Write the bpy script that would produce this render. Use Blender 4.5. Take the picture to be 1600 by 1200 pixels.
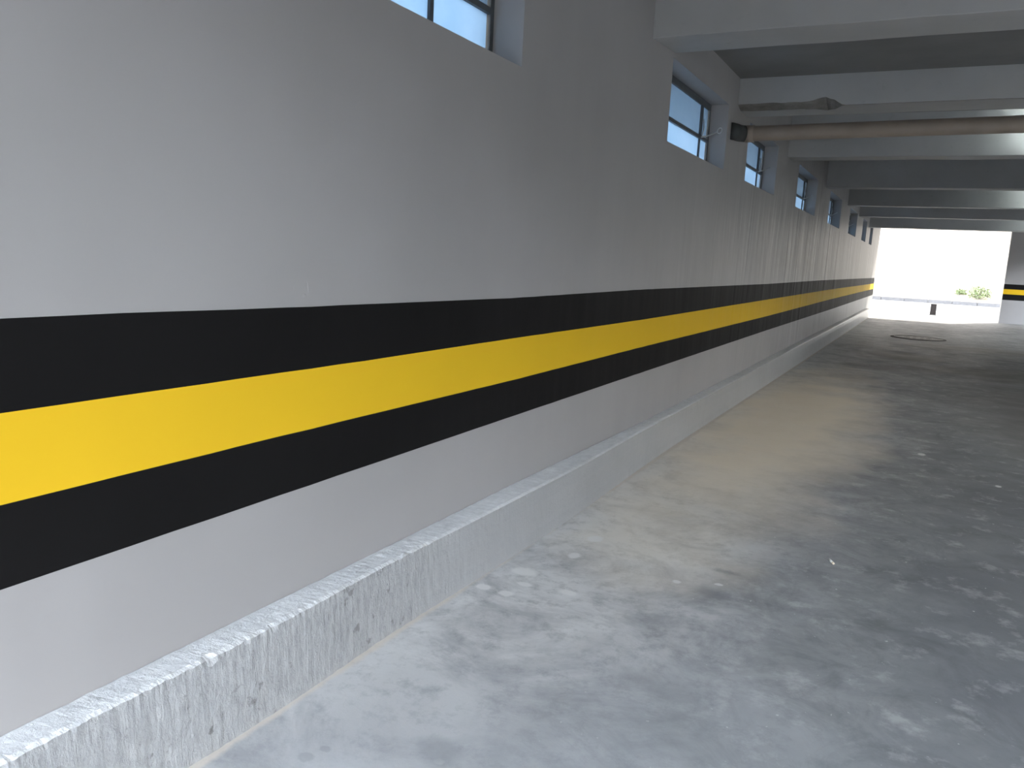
import bpy, bmesh, math, random
from mathutils import Matrix, Vector, noise
random.seed(7)
for o in list(bpy.data.objects): bpy.data.objects.remove(o)
S = bpy.context.scene
COL = S.collection

# ---------------------------------------------------------------- camera
D = 1.536                       # distance from camera to the left wall
cam_d = bpy.data.cameras.new('camera'); cam = bpy.data.objects.new('camera', cam_d); COL.objects.link(cam)
r = Vector((0.8844539909315635, 0.46377925237710865, 0.05147759696955672))
u = Vector((-0.12002288555507631, 0.11949827627458347, 0.9855529762069801))
f = Vector((-0.4509275383786878, 0.8778547528104712, -0.16135485149137446))
cam.matrix_world = Matrix(((r.x, u.x, -f.x, 0), (r.y, u.y, -f.y, 0), (r.z, u.z, -f.z, 1.25), (0, 0, 0, 1)))
cam_d.sensor_fit = 'HORIZONTAL'; cam_d.sensor_width = 36; cam_d.lens = 36 * 1240.9 / 1600
cam_d.clip_start = .05; cam_d.clip_end = 500
S.camera = cam
S.view_settings.view_transform = 'Standard'; S.view_settings.look = 'None'
S.view_settings.gamma = 1; S.view_settings.use_curve_mapping = False
S.view_settings.exposure = -0.12

# ---------------------------------------------------------------- sky, sun, lamp
SKY_SIDE = [(0, (.82, .91, 1.0)), (.25, (.24, .28, .34)), (.5, (.58, .51, .42)), (.8, (.124, .112, .10)), (1, (.09, .082, .073))]
SKY_STRENGTH = 32.0
w = bpy.data.worlds.new('sky'); S.world = w; w.use_nodes = True
nt = w.node_tree; nt.nodes.clear()
wo = nt.nodes.new('ShaderNodeOutputWorld'); bg = nt.nodes.new('ShaderNodeBackground')
tc = nt.nodes.new('ShaderNodeTexCoord'); sx = nt.nodes.new('ShaderNodeSeparateXYZ')
nt.links.new(tc.outputs['Generated'], sx.inputs[0])
def wramp(sock, stops):
    n = nt.nodes.new('ShaderNodeValToRGB'); e = n.color_ramp.elements
    while len(e) < len(stops): e.new(.5)
    for q, (p, c) in zip(e, stops): q.position = p; q.color = (*c, 1)
    nt.links.new(sock, n.inputs[0]); return n.outputs[0]
half = nt.nodes.new('ShaderNodeMath'); half.operation = 'MULTIPLY_ADD'; half.inputs[1].default_value = .5; half.inputs[2].default_value = .5
dt = nt.nodes.new('ShaderNodeVectorMath'); dt.operation = 'DOT_PRODUCT'; dt.inputs[1].default_value = (math.sin(math.radians(35)), math.cos(math.radians(35)), 0)
nt.links.new(tc.outputs['Generated'], dt.inputs[0]); nt.links.new(dt.outputs['Value'], half.inputs[0])
# sky brightness by direction, tuned for fill: strongest opposite the sun, dim towards it
side = wramp(half.outputs[0], SKY_SIDE)
high = wramp(sx.outputs['Z'], [(0, (1, 1, 1)), (.7, (.80, .89, 1))])
mul = nt.nodes.new('ShaderNodeMix'); mul.data_type = 'RGBA'; mul.blend_type = 'MULTIPLY'; mul.inputs[0].default_value = 1
nt.links.new(side, mul.inputs[6]); nt.links.new(high, mul.inputs[7])
# extra sky glow added behind the camera to brighten the near wall
h2 = nt.nodes.new('ShaderNodeMath'); h2.operation = 'MULTIPLY_ADD'; h2.inputs[1].default_value = .5; h2.inputs[2].default_value = .5
nt.links.new(sx.outputs['Y'], h2.inputs[0])
back_glow = wramp(h2.outputs[0], [(0, (.46, .52, .60)), (.3, (.31, .35, .395)), (.5, (0, 0, 0))])
add = nt.nodes.new('ShaderNodeMix'); add.data_type = 'RGBA'; add.blend_type = 'ADD'; add.inputs[0].default_value = 1
nt.links.new(mul.outputs[2], add.inputs[6]); nt.links.new(back_glow, add.inputs[7])
nt.links.new(add.outputs[2], bg.inputs['Color']); bg.inputs['Strength'].default_value = SKY_STRENGTH
nt.links.new(bg.outputs[0], wo.inputs[0])

sun_d = bpy.data.lights.new('sun', 'SUN'); sun = bpy.data.objects.new('sun', sun_d); COL.objects.link(sun)
sun_d.energy = 11; sun_d.angle = math.radians(.6); sun_d.color = (1, .94, .84)
az, el = math.radians(24), math.radians(40)
to_sun = Vector((math.sin(az)*math.cos(el), math.cos(az)*math.cos(el), math.sin(el)))
sun.rotation_euler = to_sun.to_track_quat('Z', 'Y').to_euler()
sun.location = (5, 40, 25)

# ---------------------------------------------------------------- materials
class Mat:
    def __init__(s, name, rough=.6, spec=.5):
        s.m = bpy.data.materials.new(name); s.m.use_nodes = True
        s.t = s.m.node_tree; s.b = s.t.nodes['Principled BSDF']
        s.b.inputs['Roughness'].default_value = rough; s.b.inputs['Specular IOR Level'].default_value = spec
        s.co = s.n('ShaderNodeTexCoord').outputs['Object']
    def n(s, typ, **kw):
        nd = s.t.nodes.new(typ)
        for k, v in kw.items(): setattr(nd, k, v)
        return nd
    def l(s, a, b): s.t.links.new(a, b)
    def map(s, scale=(1, 1, 1), rot=(0, 0, 0), loc=(0, 0, 0)):
        m = s.n('ShaderNodeMapping'); s.l(s.co, m.inputs[0])
        m.inputs['Scale'].default_value = scale; m.inputs['Rotation'].default_value = rot; m.inputs['Location'].default_value = loc
        return m.outputs[0]
    def noise(s, scale, detail=4, rough=.55, vec=None, dist=0):
        n = s.n('ShaderNodeTexNoise'); s.l(vec or s.co, n.inputs['Vector'])
        n.inputs['Scale'].default_value = scale; n.inputs['Detail'].default_value = detail
        n.inputs['Roughness'].default_value = rough; n.inputs['Distortion'].default_value = dist
        return n.outputs['Fac']
    def ramp(s, fac, stops):
        n = s.n('ShaderNodeValToRGB'); e = n.color_ramp.elements
        while len(e) < len(stops): e.new(.5)
        for el_, (p, c) in zip(e, stops):
            el_.position = p; el_.color = (c, c, c, 1) if isinstance(c, (int, float)) else (*c, 1)
        s.l(fac, n.inputs[0]); return n.outputs[0]
    def mix(s, fac, a, b, mode='MIX'):
        n = s.n('ShaderNodeMix', data_type='RGBA', blend_type=mode)
        for sock, v in ((n.inputs[0], fac), (n.inputs[6], a), (n.inputs[7], b)):
            if hasattr(v, 'links'): s.l(v, sock)
            elif isinstance(v, (int, float)): sock.default_value = v
            else: sock.default_value = (*v, 1)
        return n.outputs[2]
    def math(s, op, a, b=0.0):
        n = s.n('ShaderNodeMath', operation=op)
        for sock, v in ((n.inputs[0], a), (n.inputs[1], b)):
            if hasattr(v, 'links'): s.l(v, sock)
            else: sock.default_value = v
        return n.outputs[0]
    def bump(s, items):
        prev = None
        for fac, st, dist in items:
            b = s.n('ShaderNodeBump'); b.inputs['Strength'].default_value = st; b.inputs['Distance'].default_value = dist
            s.l(fac, b.inputs['Height'])
            if prev: s.l(prev, b.inputs['Normal'])
            prev = b.outputs[0]
        s.l(prev, s.b.inputs['Normal'])
    def col(s, c):
        if hasattr(c, 'links'): s.l(c, s.b.inputs['Base Color'])
        else: s.b.inputs['Base Color'].default_value = (*c, 1)
    def rgh(s, c): s.l(c, s.b.inputs['Roughness'])

def wall_paint(name, c, rough, var=.06, spec=.15):
    m = Mat(name, rough, spec)
    big = m.noise(.9, 3); fine = m.noise(60, 3)
    str_ = m.noise(1, 3, .6, m.map((2.2, 2.2, .45)))
    lo = tuple(x*(1-var) for x in c); hi = tuple(min(1, x*(1+var)) for x in c)
    base = m.ramp(big, [(.3, lo), (.7, hi)])
    m.col(base)
    sp = m.n('ShaderNodeSeparateXYZ'); m.l(m.co, sp.inputs[0])
    far = m.ramp(m.math('MULTIPLY', sp.outputs['Y'], .05), [(.22, .12), (.5, 1.)])
    st2 = m.math('MULTIPLY', m.noise(1, 3, .55, m.map((1, 1.6, .28)), .6), far)
    m.bump([(st2, .8, .05), (str_, .2, .03), (m.noise(3.2, 2, .4), .18, .02), (fine, .10, .002)])
    return m
GREY = (.35, .34, .338)
M_grey = wall_paint('grey wall paint', GREY, .45)
M_dgrey = wall_paint('dark grey wall paint', (.13, .13, .13), .6)  # unseen right side only, darkened to cut bounce onto the left wall
M_black = wall_paint('black band paint', (.010, .0095, .0098), .6, .15, .06)
M_yellow = wall_paint('yellow band paint', (.76, .48, .022), .6, .03, .06)

m = Mat('beam paint', .6); M_beam = m
n1 = m.noise(1.6, 4); n2 = m.noise(14, 5)
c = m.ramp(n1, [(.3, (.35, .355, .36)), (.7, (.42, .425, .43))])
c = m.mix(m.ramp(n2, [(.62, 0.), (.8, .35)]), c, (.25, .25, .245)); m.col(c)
m.bump([(m.noise(5, 3), .25, .01), (m.noise(70, 3), .15, .002)])

m = Mat('raw soffit concrete', .85); M_raw = m
n1 = m.noise(9, 6, .65)
m.col(m.ramp(n1, [(.3, (.16, .155, .145)), (.7, (.30, .29, .27))]))
m.bump([(m.noise(25, 6, .7), .8, .012)])

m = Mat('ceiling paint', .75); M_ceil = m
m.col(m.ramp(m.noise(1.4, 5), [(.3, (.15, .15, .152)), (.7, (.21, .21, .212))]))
m.bump([(m.noise(30, 4), .2, .004)])

# curb: rough cast concrete near, smooth painted further on
m = Mat('curb concrete', .6); M_curb = m
sp = m.n('ShaderNodeSeparateXYZ'); m.l(m.co, sp.inputs[0]); Y = sp.outputs['Y']; Z = sp.outputs['Z']
edge = m.math('ADD', Y, m.math('MULTIPLY', m.noise(9, 3), .12))
painted = m.ramp(m.math('MULTIPLY', m.math('SUBTRACT', edge, 2.245), 30), [(0, 0.), (1, 1.)])
raw = m.ramp(m.noise(1, 6, .75, m.map((30, 38, 14))), [(.3, (.27, .275, .28)), (.5, (.35, .355, .36)), (.7, (.42, .425, .43))])
raw = m.mix(m.ramp(m.noise(16, 5, .7), [(.60, 0.), (.66, .8)]), raw, (.17, .17, .165))
raw = m.mix(m.ramp(m.noise(10, 6, .75, m.map((1, 1, .5), loc=(3, 1, 0))), [(.66, 0.), (.72, .8)]), raw, (.58, .60, .62))
pt = m.ramp(m.noise(2.5, 4), [(.3, (.335, .34, .345)), (.7, (.375, .38, .385))])
c = m.mix(painted, raw, pt)
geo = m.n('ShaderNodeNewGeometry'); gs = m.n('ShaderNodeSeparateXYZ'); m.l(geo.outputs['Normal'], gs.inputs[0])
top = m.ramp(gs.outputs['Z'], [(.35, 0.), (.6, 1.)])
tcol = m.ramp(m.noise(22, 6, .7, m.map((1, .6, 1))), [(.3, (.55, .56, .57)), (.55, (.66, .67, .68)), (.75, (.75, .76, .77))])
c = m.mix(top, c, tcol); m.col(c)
m.rgh(m.ramp(m.math('MULTIPLY', Y, .12), [(.25, .6), (.7, .31)]))
rb = m.math('SUBTRACT', 1.15, painted)
hb = m.math('MULTIPLY', m.noise(1, 6, .75, m.map((40, 48, 20))), rb)
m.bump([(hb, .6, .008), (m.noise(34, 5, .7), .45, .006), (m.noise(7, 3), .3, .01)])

# floor ------------------------------------------------------------
m = Mat('garage floor concrete', .55, .5); M_floor = m
sp = m.n('ShaderNodeSeparateXYZ'); m.l(m.co, sp.inputs[0]); X, Y = sp.outputs['X'], sp.outputs['Y']
big = m.noise(.75, 5, .6, m.map((1, .8, 1), loc=(2.4, .3, 0)))
c = m.ramp(big, [(.32, (.11, .113, .12)), (.5, (.16, .163, .17)), (.75, (.25, .25, .25))])
# clean pale strip beside the curb, oil-darkened lane further out
lane = m.math('ADD', X, m.math('MULTIPLY', m.math('SUBTRACT', m.noise(1.3, 5, .65), .5), 1.5))
c = m.mix(m.ramp(m.math('MULTIPLY', m.math('ADD', lane, 1.5), .4), [(.22, 0.), (.42, .6), (.7, 1.)]), (.57, .565, .555), c)
st = m.noise(3.2, 6, .7, m.map((1.0, 1.0, 1), rot=(0, 0, .5)), 1.2)
lanef = m.ramp(m.math('MULTIPLY', m.math('ADD', lane, 1.2), .5), [(.1, .15), (.6, 1.)])
c = m.mix(m.math('MULTIPLY', m.ramp(st, [(.46, 0.), (.66, .55)]), lanef), c, (.085, .088, .09))
c = m.mix(m.ramp(m.noise(2.1, 7, .72, m.map((1, 1.3, 1), loc=(1, 7, 0)), .6), [(.47, 0.), (.64, .5)]), c, (.15, .155, .165))
c = m.mix(m.ramp(m.noise(11, 6, .75), [(.50, 0.), (.68, .5)]), c, (.15, .155, .16))
c = m.mix(m.ramp(m.noise(6, 6, .7, m.map((1, 1, 1), loc=(5, 2, 0))), [(.54, 0.), (.68, .45)]), c, (.50, .495, .485))
c = m.mix(m.ramp(m.noise(45, 2, .5), [(.735, 0.), (.76, .7)]), c, (.58, .57, .55))
def spot(cx, cy, rx, ry, col_, amt, soft=.3, wob=.35):
    global c
    v = m.map((1/rx, 1/ry, 0), loc=(-cx/rx, -cy/ry, 0))
    ln = m.n('ShaderNodeVectorMath', operation='LENGTH'); m.l(v, ln.inputs[0])
    dd = m.math('ADD', ln.outputs['Value'], m.math('MULTIPLY', m.math('SUBTRACT', m.noise(min(60, 1.2/min(rx, ry)), 3), .5), 2*wob))
    c = m.mix(m.ramp(dd, [(1-soft, amt), (1, 0.)]), c, col_)
# wear and stains in the lane
spot(-.10, 17.9, .62, 1.0, (.13, .12, .11), .6, .5)
spot(-.25, 13.6, .75, .9, (.10, .09, .08), .75, .5)
spot(-.55, 11.7, .55, .45, (.11, .10, .09), .5, .5)
spot(1.1, 12.2, 1.3, 1.0, (.10, .09, .08), .7, .5)
spot(.9, 16.2, 1.6, .8, (.12, .11, .10), .6, .5)
spot(1.4, 9.0, 1.3, 3.6, (.085, .075, .07), .8, .6)
spot(-.95, 7.0, .85, 4.6, (.79, .69, .55), .9, .65)      # sandy tan area along the curb
W = (.66, .65, .63)
for q in ((-1.363, 2.502, .035, .03), (-1.265, 2.499, .035, .028), (-1.242, 2.613, .036, .022), (-1.07, 2.638, .04, .026), (-1.202, 3.243, .04, .05),
          (-1.20, 3.0, .03, .04), (-.936, 1.533, .016, .014), (-1.30, 2.72, .06, .05), (-.75, 2.98, .02, .02), (.089, 6.225, .03, .05), (.517, 5.578, .02, .03),
          (-.60, 3.05, .02, .015), (-1.02, 1.30, .014, .012)):
    spot(*q, W, .8, .35, .3)
spot(-1.224, 1.374, .026, .02, (.17, .17, .165), .8); spot(-1.205, 1.425, .018, .014, (.2, .2, .19), .7)
spot(-.96, 1.57, .075, .065, (.20, .205, .21), .55, .5)
spot(-.60, 2.93, .09, .10, (.15, .155, .165), .45, .8, .6)
spot(-.60, 3.20, .08, .03, (.14, .145, .15), .5, .7, .6)
spot(-.7, .7, 1.2, 1.8, (.24, .25, .265), .75, .7)  # broad darker grey area over the near floor
spot(-1.02, 1.32, .35, .2, (.55, .56, .57), .5, .7)
dust = m.math('ADD', m.math('MULTIPLY', m.math('ADD', X, 1.437), -1), m.math('MULTIPLY', m.noise(8, 5, .7), .05))
c = m.mix(m.ramp(m.math('ADD', m.math('MULTIPLY', dust, 14), .55), [(.35, 0.), (.6, .8)]), c, (.56, .50, .43))
m.col(c)
m.rgh(m.ramp(m.noise(2.2, 4), [(.3, .5), (.7, .7)]))
m.bump([(m.noise(14, 5, .7), .25, .006), (m.noise(1.5, 3), .25, .02), (m.noise(90, 2), .15, .001)])

def simple(name, c, rough=.5, metal=0, ns=20, var=.12, bump=.15, spec=.5):
    m = Mat(name, rough, spec); m.b.inputs['Metallic'].default_value = metal
    lo = tuple(x*(1-var) for x in c); hi = tuple(min(1, x*(1+var)) for x in c)
    m.col(m.ramp(m.noise(ns, 4), [(.3, lo), (.7, hi)]))
    m.bump([(m.noise(ns*2, 4), bump, .003)])
    return m
M_frame = simple('window frame steel', (.07, .08, .09), .5, .0)
M_latch = simple('latch zinc', (.48, .50, .52), .4, .3)
M_pvc = simple('drain pipe plastic', (.27, .225, .19), .5, 0, 6, .10)
M_dark_end = simple('dark pipe end', (.045, .05, .05), .6)
M_iron = simple('cast iron', (.085, .08, .075), .55, .2, 30, .3, .5)
M_post = simple('post paint', (.016, .011, .010), .6)
M_paper = simple('cigarette paper', (.8, .79, .76), .7)
M_yard = simple('yard concrete', (.20, .195, .19), .8, 0, 1.2, .2)
M_dwall = simple('plain grey render', (.24, .235, .225), .9, 0, 1.5, .15)  # tone set for how much light the added back wall bounces
M_dwall2 = simple('dark render', (.10, .10, .092), .9, 0, 1.5, .2)  # kept dark so the added right wall bounces little light
M_asph = simple('asphalt', (.07, .07, .068), .9, 0, 3, .2)  # unseen ground, kept dark to limit bounce indoors
M_kerb = simple('kerb stone', (.055, .05, .048), .8, 0, 6, .2)
M_soil = simple('dry soil', (.115, .095, .065), .95, 0, 3, .3, .6)
M_leaf = simple('leaves', (.09, .11, .04), .6, 0, 8, .35)
M_ywall = simple('yard wall render', (.72, .70, .66), .85, 0, 1.2, .06)
M_lamp = simple('lamp housing', (.7, .7, .68), .5)
m = Mat('lamp tube'); M_tube = m; m.col((1, 1, 1)); m.b.inputs['Emission Color'].default_value = (.90, 1, .95, 1); m.b.inputs['Emission Strength'].default_value = 230

def make_glass(name, k):
  # frosted pane: diffuse transmission that dies off at grazing view
  m = Mat(name); t = m.t; t.nodes.remove(m.b)
  tr = m.n('ShaderNodeBsdfTranslucent'); gl = m.n('ShaderNodeBsdfGlossy'); fr = m.n('ShaderNodeFresnel'); mx = m.n('ShaderNodeMixShader')
  pc = m.ramp(m.noise(5, 3), [(.3, (.24*k, .43*k, .70*k)), (.7, (.29*k, .48*k, .76*k))])
  m.l(pc, tr.inputs['Color']); gl.inputs['Roughness'].default_value = .35; gl.inputs['Color'].default_value = (.7, .75, .8, 1)
  fr.inputs['IOR'].default_value = 2.1
  bp = m.n('ShaderNodeBump'); bp.inputs['Strength'].default_value = .3; bp.inputs['Distance'].default_value = .002
  m.l(m.noise(160, 2), bp.inputs['Height']); m.l(bp.outputs[0], gl.inputs['Normal'])
  m.l(fr.outputs[0], mx.inputs[0]); m.l(tr.outputs[0], mx.inputs[1]); m.l(gl.outputs[0], mx.inputs[2])
  m.l(mx.outputs[0], t.nodes['Material Output'].inputs['Surface'])
  return m
M_glass = make_glass('frosted window glass', .82)
M_glass2 = make_glass('darker frosted window glass', .36)  # darker version of the pane colour, for the upper panes

# ---------------------------------------------------------------- helpers
def link(name, bm, mats, parent=None, smooth=False, loc=None):
    me = bpy.data.meshes.new(name); bm.normal_update(); bm.to_mesh(me); bm.free()
    for q in (mats if isinstance(mats, (list, tuple)) else [mats]): me.materials.append(q.m)
    if smooth:
        for p in me.polygons: p.use_smooth = True
    o = bpy.data.objects.new(name, me); COL.objects.link(o)
    if loc: o.location = loc
    if parent: o.parent = parent
    return o
def struct(o): o['kind'] = 'structure'; return o
def tag(o, label, cat, group=None):
    o['label'] = label; o['category'] = cat
    if group: o['group'] = group
    return o
def empty(name, loc):
    o = bpy.data.objects.new(name, None); COL.objects.link(o); o.location = loc; o.empty_display_size = .1; return o
def box(bm, x0, x1, y0, y1, z0, z1, mi=0, bevel=0):
    vs = [bm.verts.new((x, y, z)) for x in (x0, x1) for y in (y0, y1) for z in (z0, z1)]
    fs = [bm.faces.new([vs[i] for i in q]) for q in ((0, 1, 3, 2), (4, 6, 7, 5), (0, 4, 5, 1), (2, 3, 7, 6), (0, 2, 6, 4), (1, 5, 7, 3))]
    for q in fs: q.material_index = mi
    if bevel:
        es = {e for q in fs for e in q.edges}
        bmesh.ops.bevel(bm, geom=list(es), offset=bevel, segments=2, affect='EDGES')
def tube(bm, pts, rad, seg=24, cap=True, rads=None):
    pts = [Vector(p) for p in pts]; rings = []
    up = Vector((0, 0, 1))
    for i, p in enumerate(pts):
        t_ = (pts[min(i+1, len(pts)-1)] - pts[max(i-1, 0)]).normalized()
        a = t_.cross(up)
        if a.length < 1e-3: a = t_.cross(Vector((1, 0, 0)))
        a.normalize(); b = t_.cross(a).normalized()
        rr = rads[i] if rads else rad
        rings.append([bm.verts.new(p + rr*(math.cos(k*2*math.pi/seg)*a + math.sin(k*2*math.pi/seg)*b)) for k in range(seg)])
    for r0, r1 in zip(rings, rings[1:]):
        for k in range(seg): bm.faces.new((r0[k], r0[(k+1) % seg], r1[(k+1) % seg], r1[k]))
    if cap: bm.faces.new(rings[0][::-1]); bm.faces.new(rings[-1])
    return rings
def lerp(tab, x):
    if x <= tab[0][0]: return tab[0][1]
    for (a, b), (c_, d_) in zip(tab, tab[1:]):
        if x <= c_: return b + (d_-b)*(x-a)/(c_-a)
    return tab[-1][1]

# ---------------------------------------------------------------- setting
Y_END = 27.0; X_R = 4.3; Y_BACK = -1.7
# left wall: window openings (y0, y1), sill 1.98, head 2.47
SILL, HEAD, TH, GD = 1.982, 2.47, .32, .15
WIN = [(1.45, 2.93), (4.90, 6.40), (7.20, 8.66), (10.12, 11.88), (13.45, 15.22), (16.87, 18.6), (20.2, 21.45), (22.7, 23.72)]
BT = [(.877, 1.081), (1.147, 1.081), (1.52, 1.076), (2.95, 1.069), (4.6, 1.079), (8.85, 1.076), (13.6, 1.092), (27, 1.10)]
YT = [(.868, .901), (1.52, .899), (1.94, .897), (2.97, .898), (4.65, .894), (8.94, .907), (15.2, .925), (27, .93)]
YB = [(.859, .721), (1.52, .722), (2.98, .717), (4.69, .723), (9.0, .725), (15.4, .75), (27, .765)]
BB = [(.85, .551), (1.52, .552), (3.0, .556), (4.73, .559), (9.1, .566), (15.6, .562), (27, .58)]
def striped(axis, a0, a1, fix, z_top, step, tables, holes=(), inward=1, name='wall', thick=TH, matsz=None):
    """A solid wall whose inner face carries the black / yellow / black bands; axis 'y' or 'x' is its run."""
    bm = bmesh.new()
    ys = set(); n_ = max(1, round((a1-a0)/step))
    for i in range(n_+1): ys.add(round(a0+(a1-a0)*i/n_, 4))
    for h0, h1 in holes:
        ys = {y for y in ys if min(abs(y-h0), abs(y-h1)) > .05} | {h0, h1}
    ys = sorted(ys)
    def P(a, z, off=0):
        return (fix-off*inward, a, z) if axis == 'y' else (a, fix-off*inward, z)
    rows = lambda y: [0] + [lerp(t_, y) + .0012*noise.noise(Vector((y*9, k*7, 0))) for k, t_ in enumerate(tables)] + [SILL, HEAD, z_top]
    mi = [0, 1, 2, 1, 0, 0, 0]
    gi = [[bm.verts.new(P(y, z)) for z in rows(y)] for y in ys]
    go = [[bm.verts.new(P(y, z, thick)) for z in rows(y)] for y in ys]
    for i in range(len(ys)-1):
        ym = (ys[i]+ys[i+1])/2
        for k in range(7):
            if k == 5 and any(h0 < ym < h1 for h0, h1 in holes): continue
            q = bm.faces.new((gi[i][k], gi[i+1][k], gi[i+1][k+1], gi[i][k+1])); q.material_index = mi[k]
            bm.faces.new((go[i][k], go[i][k+1], go[i+1][k+1], go[i+1][k]))
        bm.faces.new((gi[i][7], gi[i+1][7], go[i+1][7], go[i][7]))
    for i in (0, len(ys)-1):
        for k in range(7): bm.faces.new((gi[i][k], gi[i][k+1], go[i][k+1], go[i][k]))
    for h0, h1 in holes:
        i0, i1 = ys.index(h0), ys.index(h1)
        for i in (i0, i1): bm.faces.new((gi[i][5], gi[i][6], go[i][6], go[i][5]))
        for i in range(i0, i1):
            for k in (5, 6): bm.faces.new((gi[i][k], gi[i+1][k], go[i+1][k], go[i][k]))
    bmesh.ops.recalc_face_normals(bm, faces=bm.faces)
    return struct(link(name, bm, matsz or [M_grey, M_black, M_yellow]))
striped('y', -2.1, Y_END, -D, 2.96, .12, [BB, YB, YT, BT], WIN, 1, 'wall_left')
flat = lambda z: [(0, z)]
E4 = [flat(.675), flat(.84), flat(.985), flat(1.13)]
striped('x', 1.88, X_R, Y_END, 2.96, .5, E4, (), -1, 'wall_end', .3)
for n_, (a, b) in enumerate(((Y_BACK, .9), (8.0, 14.6), (26.2, Y_END+.3))):
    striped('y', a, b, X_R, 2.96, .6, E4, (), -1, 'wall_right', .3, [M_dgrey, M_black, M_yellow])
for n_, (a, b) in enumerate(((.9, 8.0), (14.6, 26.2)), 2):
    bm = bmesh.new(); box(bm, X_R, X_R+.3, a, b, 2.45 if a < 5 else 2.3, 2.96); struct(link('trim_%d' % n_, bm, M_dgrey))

bm = bmesh.new(); box(bm, -D, 1.88, Y_END, Y_END+.3, 2.62, 2.96); struct(link('trim_1', bm, M_beam))
# small plaster scars on the left wall
def scar(y, z, sy, sz, h, rot):
    bm = bmesh.new(); N = 14; rings = []
    for j in range(5):
        t_ = j/4; ring = []
        for k in range(N):
            a = 2*math.pi*k/N
            rr = (1-t_)*(1+.25*noise.noise(Vector((y*5+k*.7, z*9, 0))))
            yy = rr*sy*math.cos(a); zz = rr*sz*math.sin(a)
            yy, zz = yy*math.cos(rot)-zz*math.sin(rot), yy*math.sin(rot)+zz*math.cos(rot)
            ring.append(bm.verts.new((-D-.0008+h*(1-(1-t_)**2), y+yy, z+zz)))
        rings.append(ring)
    for r0, r1 in zip(rings, rings[1:]):
        for k in range(N):
            try: bm.faces.new((r0[k], r0[(k+1) % N], r1[(k+1) % N], r1[k]))
            except ValueError: pass
    bmesh.ops.remove_doubles(bm, verts=bm.verts, dist=1e-5)
    bmesh.ops.recalc_face_normals(bm, faces=bm.faces)
    return bm
scars = bmesh.new()
for y, z, sy, sz, h, rot in ((1.715, 1.13, .004, .022, .0022, .15), (1.66, 1.13, .007, .028, .0012, -.25), (1.70, 1.105, .012, .010, .002, 0),
                             (1.60, 1.23, .005, .03, .001, -.4), (1.72, 1.22, .006, .016, .0012, -.4), (1.665, 1.30, .006, .05, .001, -.3),
                             (2.72, 1.33, .05, .003, .001, .15), (2.3, 1.28, .006, .02, .0008, -.3)):
    b2 = scar(y, z, sy, sz, h, rot); me = bpy.data.meshes.new('t'); b2.to_mesh(me); b2.free(); scars.from_mesh(me); bpy.data.meshes.remove(me)
sc = link('plaster_scar', scars, M_grey, bpy.data.objects['wall_left'], True)

# floor and yard
bm = bmesh.new(); box(bm, -D-.32, X_R+.3, -2.1, Y_END+.3, -.15, 0); struct(link('floor', bm, M_floor))
bm = bmesh.new(); box(bm, -30, 30, Y_END+.3, 42.4, -.15, -.005); struct(link('ground', bm, M_yard))
bm = bmesh.new(); box(bm, -30, -D-.33, -30, Y_END+.3, -.15, -.005)
box(bm, X_R+.3, 30, -30, Y_END+.3, -.15, -.005); box(bm, -D-.33, X_R+.3, -30, -2.1, -.15, -.005)
struct(link('ground', bm, M_asph))

bm = bmesh.new(); box(bm, -D, X_R, Y_BACK-.3, Y_BACK, 2.78, 3.2); struct(link('trim_5', bm, M_beam))  # unseen lintel added behind the camera, keeps sky off the upper wall
# unseen eave added outside to shade the upper panes
bm = bmesh.new(); box(bm, -D-.32-.55, -D-.32, -2.1, Y_END+.3, 2.58, 2.68); struct(link('trim_4', bm, M_beam))
# ceiling
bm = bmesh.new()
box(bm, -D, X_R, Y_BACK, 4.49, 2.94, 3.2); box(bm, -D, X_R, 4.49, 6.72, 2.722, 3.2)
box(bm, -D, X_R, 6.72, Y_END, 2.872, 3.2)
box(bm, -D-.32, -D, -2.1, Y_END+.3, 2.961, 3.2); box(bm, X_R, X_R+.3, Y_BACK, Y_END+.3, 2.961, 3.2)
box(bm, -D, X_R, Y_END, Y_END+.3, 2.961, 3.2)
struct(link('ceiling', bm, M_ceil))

# ---------------------------------------------------------------- ceiling beams
def beam(y0, y1, z0, ztop, label, spall=False, zb=None):
    bm = bmesh.new(); xs = []; x = -D
    while x < X_R-.001:
        xs.append(x); x += .03 if (spall and x < .2) else .15
    xs.append(X_R); rows = []
    zb = zb or z0
    for x in xs:
        w1 = .004*noise.noise(Vector((x*2.3, y0, 1))); w2 = .0025*noise.noise(Vector((x*11, y0, 5)))
        cz, cy = .004, .004
        if spall:
            amt = max(0, min(1, (-.75-x)/.06)); nn = noise.noise(Vector((x*9, 2, 0)))*.5+.5; n2_ = noise.noise(Vector((x*34, 7, 0)))
            cz += amt*(.020+.020*nn+.009*n2_); cy += amt*(.07+.09*nn+.03*n2_)
            pk = math.exp(-((x+.90)/.075)**2); cz += .03*pk; cy += .06*pk
        zf = z0+w1+w2
        rows.append([bm.verts.new(v) for v in ((x, y0, ztop), (x, y0, zf+cz), (x, y0+cy*.4, zf+cz*.5), (x, y0+cy, zf), (x, y1, zb+w1), (x, y1, ztop))])
    for a, b in zip(rows, rows[1:]):
        for k in range(6):
            k2 = (k+1) % 6
            q = bm.faces.new((a[k], b[k], b[k2], a[k2])); q.material_index = 1 if (spall and k in (1, 2)) else 0
    bm.faces.new(rows[0][::-1]); bm.faces.new(rows[-1])
    bmesh.ops.recalc_face_normals(bm, faces=bm.faces)
    o = link('concrete_beam', bm, [M_beam, M_raw])
    tag(o, label, 'beam', 'concrete beams across the ceiling'); return o
beam(4.49, 4.92, 2.478, 2.94, 'nearest concrete ceiling beam, large pale grey face at the top of the view', zb=2.50)
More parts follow.
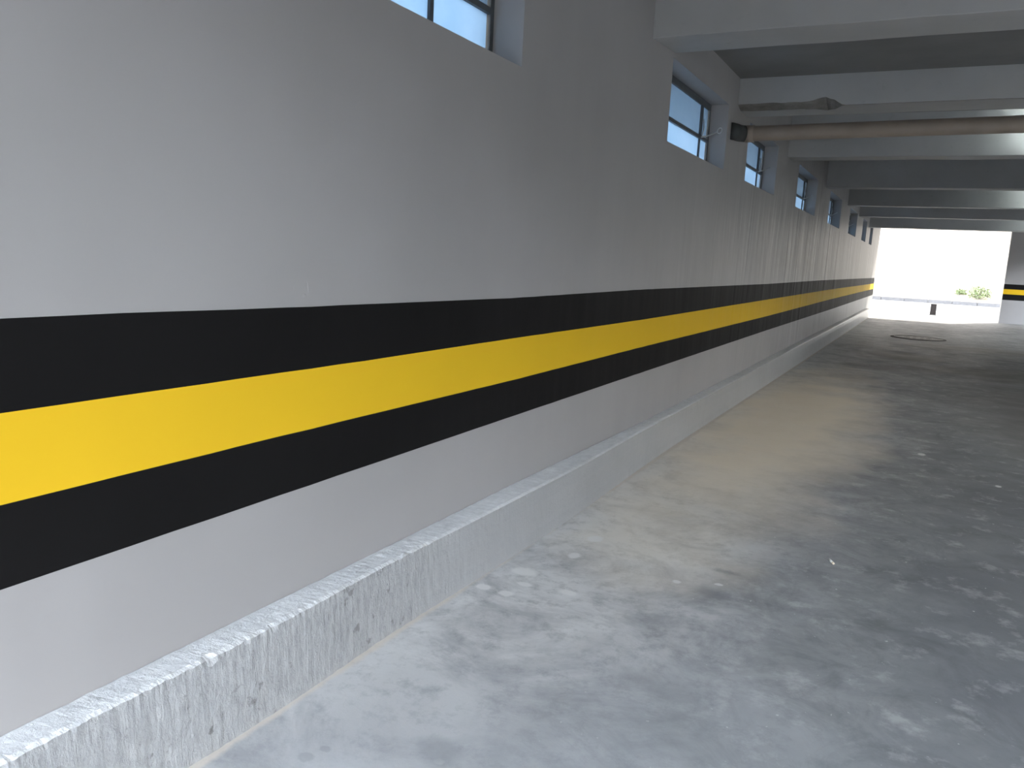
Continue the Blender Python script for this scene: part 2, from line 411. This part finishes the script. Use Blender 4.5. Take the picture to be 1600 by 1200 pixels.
beam(6.70, 7.08, 2.492, 2.722, 'concrete ceiling beam with chipped broken lower edge just above the drain pipe', True)
beam(9.26, 9.55, 2.44, 2.872, 'concrete ceiling beam right behind the drain pipe, brightly lit towards the right')
beam(12.83, 13.1, 2.463, 2.872, 'dark ceiling beam, first one beyond the brightly lit beam')
beam(16.25, 16.5, 2.462, 2.872, 'greenish grey ceiling beam, second one beyond the brightly lit beam')
beam(18.95, 19.2, 2.435, 2.872, 'thin dark ceiling beam, last but one before the bright opening')
beam(22.15, 22.45, 2.375, 2.872, 'farthest ceiling beam, directly above the bright opening')

# ---------------------------------------------------------------- curb
def curb():
    bm = bmesh.new(); ys = []; y = -2.0
    while y < 24.5:
        ys.append(y); y += .006 if .7 < y < 3.2 else (.012 if y < 6 else .05)
    ys.append(24.5)
    TOP = [(.83, .247), (1.3, .245), (2.1, .242), (3.0, .242), (4.8, .228), (7.6, .232), (11, .25), (24.5, .25)]
    FR = [(1.19, -1.440), (1.5, -1.414), (2.0, -1.442), (2.34, -1.420), (2.84, -1.417), (3.48, -1.402), (4.6, -1.442), (7, -1.438), (9.2, -1.434), (24.5, -1.43)]
    rows = []
    for y in ys:
        zt = lerp(TOP, y); xf = sum(lerp(FR, y+q*.09*min(4, max(1, y/2))) for q in range(-3, 4))/7
        k = 1. if y < 2.25 else .55
        def nz(s, q): return noise.fractal(Vector((y*s, q, 0)), 1, 2, 4)
        e1 = .003*k*nz(25, 1)+.003*k*nz(70, 2); e2 = .003*k*nz(25, 5)+.003*k*nz(70, 7)
        chip = max(0, nz(13, 11)-.25)*.018*k
        crack = 0
        xt = xf-.004
        prof = [(-D+.0015, zt+.002*nz(16, 21)), (-D+.03, zt+.002+.0025*nz(30, 31)), (-D+.062, zt+.003+.0025*nz(30, 41)),
                (xt-.014-chip+e1, zt+.003+.0025*nz(40, 51)), (xt-.002-chip*.8+e1, zt-.002-chip*.4+e2*.7),
                (xt+e1*.4, zt-.012-chip-abs(e2)), (xf+.002*k*nz(30, 61), zt*.72), (xf+.002*k*nz(30, 66), zt*.48), (xf+.002*k*nz(30, 71), zt*.22), (xf+.003+.002*nz(20, 81), .0),
                (-D+.0015, 0)]
        rows.append([bm.verts.new((a, y, b)) for a, b in prof])
    n_ = len(rows[0])
    for a, b in zip(rows, rows[1:]):
        for k in range(n_):
            k2 = (k+1) % n_; bm.faces.new((a[k], b[k], b[k2], a[k2]))
    bm.faces.new(rows[0][::-1]); bm.faces.new(rows[-1])
    bmesh.ops.recalc_face_normals(bm, faces=bm.faces)
    o = link('concrete_curb', bm, M_curb)
    tag(o, 'low rough grey concrete curb with paler top running along the foot of the striped wall', 'curb')
curb()

# ---------------------------------------------------------------- windows
def window(i, y0, y1):
    xg = -D-GD; fw = .026
    last = .21 if i > 1 else .41
    ms = [y1-.03-last]
    if i == 1: ms += [ms[0]-.42]
    zb = 2.195
    bm = bmesh.new()
    def bar(a0, a1, b0, b1, dx=.014): box(bm, xg-dx, xg+dx, a0, a1, b0, b1)
    bar(y0, y0+fw, SILL, HEAD); bar(y1-fw, y1, SILL, HEAD)
    bar(y0+fw, y1-fw, SILL, SILL+.022); bar(y0+fw, y1-fw, HEAD-.045, HEAD)
    bar(y0+fw, y1-fw, zb-.012, zb+.012, .016)
    for q in ms:
        bar(q-.011, q+.011, SILL+.022, zb-.012, .012); bar(q-.013, q+.013, zb+.012, HEAD-.045, .018)
    root = struct(link('window_%d' % i, bm, M_frame))
    cols = [y0+fw] + sorted(ms) + [y1-fw]
    for a, b in zip(cols, cols[1:]):
        for z0, z1 in ((SILL+.022, zb-.012), (zb+.012, HEAD-.045)):
            bm = bmesh.new(); vs = [bm.verts.new((xg, yy, zz)) for yy, zz in ((a+.008, z0), (b-.008, z0), (b-.008, z1), (a+.008, z1))]
            bm.faces.new(vs)
            link('pane', bm, M_glass if z0 < zb else M_glass2, root)
    # latch stay: flat lever with a ring handle, fixed to the middle bar beside the last mullion
    if i <= 6:
        yl = max(ms)-.005
        bm = bmesh.new()
        tube(bm, [(xg+.016, yl, zb+.0), (xg+.045, yl+.05, zb+.012), (xg+.105, yl+.13, zb+.055)], .0055, 8)
        tube(bm, [(xg+.02, yl+.03, zb+.13), (xg+.03, yl+.02, zb+.06), (xg+.022, yl+.01, zb-.005)], .005, 8)
        if i <= 2:
            cen = Vector((xg+.118, yl+.148, zb+.066)); ra, rb = Vector((.55, .62, .3)).normalized(), Vector((.1, -.45, .88)).normalized()
            pts = [cen+.021*(math.cos(a)*ra+math.sin(a)*rb) for a in [k*2*math.pi/16 for k in range(17)]]
            tube(bm, pts, .0045, 8)
        bmesh.ops.recalc_face_normals(bm, faces=bm.faces)
        link('latch', bm, M_latch, root, True)
for i, (a, b) in enumerate(WIN, 1): window(i, a, b)

# ---------------------------------------------------------------- drain pipe
pr = empty('drain_pipe', (-1.44, 6.73, 2.30))
tag(pr, 'thick beige plastic drain pipe running across under the chipped beam from the wall', 'pipe')
bm = bmesh.new(); R_ = .059
tube(bm, [(0.0, 0, 0), (.06, .0, .0)] + [(.0+k*.4, 0, .0+k*.0055) for k in range(1, 15)], R_, 32)
o = link('pipe', bm, M_pvc, pr, True)
bm = bmesh.new(); tube(bm, [(-.022, 0, 0), (-.02, 0, 0), (.045, 0, 0), (.047, 0, 0)], 0, 32, True, [.060, .066, .066, .060]); link('coupling', bm, M_pvc, pr, True)
bm = bmesh.new(); tube(bm, [(-.01, 0, 0), (-.035, -.01, 0), (-.055, -.045, -.002), (-.066, -.10, -.004), (-.07, -.15, -.006), (-.095, -.20, -.006)], .064, 28)  # added dark curved piece, stands in for the dark hole around the pipe
o = link('dark_pipe_end', bm, M_dark_end, pr, True); o['label'] = 'added dark piece where the pipe meets the wall'
bm = bmesh.new()
for q in (3.2,):
    a_ = [(.067*math.cos(t_*math.pi/12), .067*math.sin(t_*math.pi/12)) for t_ in range(-12, 13)]
    tube(bm, [(q, .066, .19), (q, .067, .02)] + [(q, y_, z_) for y_, z_ in [(.067*math.cos(-k*math.pi/10), .018+.067*math.sin(-k*math.pi/10)) for k in range(1, 10)]] + [(q, -.067, .02), (q, -.066, .19)], .006, 8)
link('hanger', bm, M_iron, pr)

# ---------------------------------------------------------------- small things on the floor
bm = bmesh.new()
tube(bm, [(0, 0, -.018), (0, 0, .003), (0, 0, .008), (0, 0, .009)], 0, 48, True, [.44, .44, .43, .36])
for k in range(10):
    a = k*math.pi/5; box(bm, .22*math.cos(a)-.03, .22*math.cos(a)+.03, .22*math.sin(a)-.03, .22*math.sin(a)+.03, .0085, .0125)
mh = link('cover', bm, M_iron); root = empty('manhole_cover', (-.09, 17.9, 0)); mh.parent = root
tag(root, 'round dark iron manhole cover set in the floor near the bright opening', 'manhole cover')
bm = bmesh.new()
for k in range(48):
    a0, a1 = k*math.pi/24, (k+1)*math.pi/24
    vs = [bm.verts.new((rr*math.cos(a), rr*math.sin(a), z)) for rr, z in ((.445, .012), (.50, .010), (.515, -.01)) for a in (a0, a1)]
    bm.faces.new((vs[0], vs[1], vs[3], vs[2])); bm.faces.new((vs[2], vs[3], vs[5], vs[4]))
link('rim', bm, M_kerb, root)

cb = empty('cigarette_butt', (-.236, 3.58, .005)); cb.rotation_euler = (0, 0, math.radians(-62))
tag(cb, 'tiny white cigarette butt lying on the grey floor', 'cigarette butt')
bm = bmesh.new(); tube(bm, [(-.022, 0, 0), (.012, 0, 0)], .0048, 12); link('paper', bm, M_paper, cb, True)
bm = bmesh.new(); tube(bm, [(.012, 0, 0), (.024, 0, 0)], .0049, 12); link('filter', bm, simple('filter', (.72, .62, .48), .8), cb, True)

# ---------------------------------------------------------------- beyond the opening
pt_ = empty('bollard', (.18, 29.3, -.005)); tag(pt_, 'short dark square post standing on the bright ground beyond the opening', 'post')
bm = bmesh.new(); box(bm, -.088, .088, -.088, .088, .02, .35, 0, .008); link('shaft', bm, M_post, pt_)
bm = bmesh.new(); box(bm, -.10, .10, -.10, .10, 0, .022); link('base_plate', bm, M_iron, pt_)
bm = bmesh.new(); box(bm, -.092, .092, -.092, .092, .348, .362, 0, .004); link('cap', bm, M_post, pt_)

bm = bmesh.new()
for k in range(30): box(bm, -14+k*1.0, -14+k*1.0+.985, 42.0, 42.18, -.01, .16, 0, .012)
tag(link('yard_kerb', bm, M_kerb), 'straight stone kerb crossing the bright yard in front of the soil bank', 'kerb')
bm = bmesh.new(); nx, ny = 60, 14; g = []
for j in range(ny+1):
    yy = 42.18+12*j/ny
    g.append([])
    for i in range(nx+1):
        xx = -16+32*i/nx; h = .13+.75*min(1, max(0, (yy-42.2)/6))*(.6+.4*max(0, min(1, (xx+2)/4)))
        g[-1].append(bm.verts.new((xx, yy, h+.10*noise.noise(Vector((xx, yy, 0)))*(j > 0))))
for j in range(ny):
    for i in range(nx): bm.faces.new((g[j][i], g[j][i+1], g[j+1][i+1], g[j+1][i]))
for a, b in zip(g[0], g[0][1:]):
    bm.faces.new((a, bm.verts.new((a.co.x, a.co.y, -.1)), bm.verts.new((b.co.x, b.co.y, -.1)), b))
struct(link('ground', bm, M_soil))
def shrub(x, y, z, h, n_, label, seed):
    rnd = random.Random(seed); bm = bmesh.new(); stems = bmesh.new()
    for k in range(9):
        a = rnd.uniform(0, 6.28); l_ = h*rnd.uniform(.6, 1)
        tube(stems, [(0, 0, -.05), (.2*h*math.cos(a), .2*h*math.sin(a), l_*.5), (.45*h*math.cos(a), .45*h*math.sin(a), l_*.9)], .008, 6)
    for k in range(n_):
        a = rnd.uniform(0, 6.28); rr = h*.75*rnd.random()**.5; zz = h*rnd.uniform(.05, 1)*(1-.45*rr/h)
        p = Vector((rr*math.cos(a), rr*math.sin(a), zz)); d_ = Vector((rnd.uniform(-1, 1), rnd.uniform(-1, 1), rnd.uniform(-.2, 1))).normalized()
        s_ = d_.cross(Vector((rnd.uniform(-1, 1), rnd.uniform(-1, 1), rnd.uniform(-1, 1)))).normalized(); L_ = rnd.uniform(.07, .14)
        vs = [bm.verts.new(p), bm.verts.new(p+d_*L_*.5+s_*L_*.22), bm.verts.new(p+d_*L_), bm.verts.new(p+d_*L_*.5-s_*L_*.22)]
        bm.faces.new(vs)
    root = empty('shrub', (x, y, z)); tag(root, label, 'shrub', 'shrubs on the bank beyond the opening')
    link('foliage', bm, M_leaf, root); link('stem', stems, M_soil, root)
shrub(2.1, 43.6, .32, .62, 700, 'yellow-green shrub on the bank, nearest the right edge of the opening', 1)
shrub(1.35, 44.6, .40, .33, 260, 'smaller yellow-green shrub on the bank, to the left of the bushier one', 2)
bm = bmesh.new(); box(bm, -4.6, -4.3, -8.6, 40, -.15, 4.2)
struct(link('window_shade_wall', bm, M_ywall))  # unseen wall added to dim the light reaching the windows
bm = bmesh.new(); box(bm, 9.5, 9.8, -8.6, 40, -.15, 3.3); struct(link('sky_block_wall', bm, M_dwall2))  # unseen wall added to block low sky at the right openings
bm = bmesh.new(); box(bm, -4.6, 9.8, -9, -8.6, -.15, 4.2); struct(link('sky_block_wall', bm, M_dwall))  # unseen wall added behind the camera, blocks the low sky there

# ---------------------------------------------------------------- unseen lamps added to brighten the beam faces
for lx, ly, lab in ((1.37, 8.97, 'unseen fluorescent batten lamp on the ceiling between the chipped beam and the bright beam'),
                    (2.1, 15.7, 'added unseen fluorescent batten lamp on the ceiling in front of the greenish beam'),
                    (2.8, 21.6, 'added unseen fluorescent batten lamp on the ceiling nearest the bright opening')):
    lp = empty('unseen_ceiling_lamp', (lx, ly, 2.872)); tag(lp, lab, 'lamp', 'unseen ceiling lamps')
    bm = bmesh.new(); box(bm, -.60, .60, -.06, .05, -.03, -.001); box(bm, -.60, .60, -.066, -.058, -.15, -.0); box(bm, -.60, .60, -.06, .05, -.152, -.144); box(bm, -.606, -.598, -.066, .05, -.15, 0); box(bm, .598, .606, -.066, .05, -.15, 0); link('housing', bm, M_lamp, lp)  # trough shape keeps lamp light on the beam, off floor and wall
    bm = bmesh.new(); tube(bm, [(-.57, 0, -.085), (.57, 0, -.085)], .014, 12); link('tube', bm, M_tube, lp, True)
    for q in (-1, 1):
        bm = bmesh.new(); box(bm, q*.58-.01, q*.58+.01, -.02, .02, -.105, -.025); link('lamp_holder', bm, M_lamp, lp)
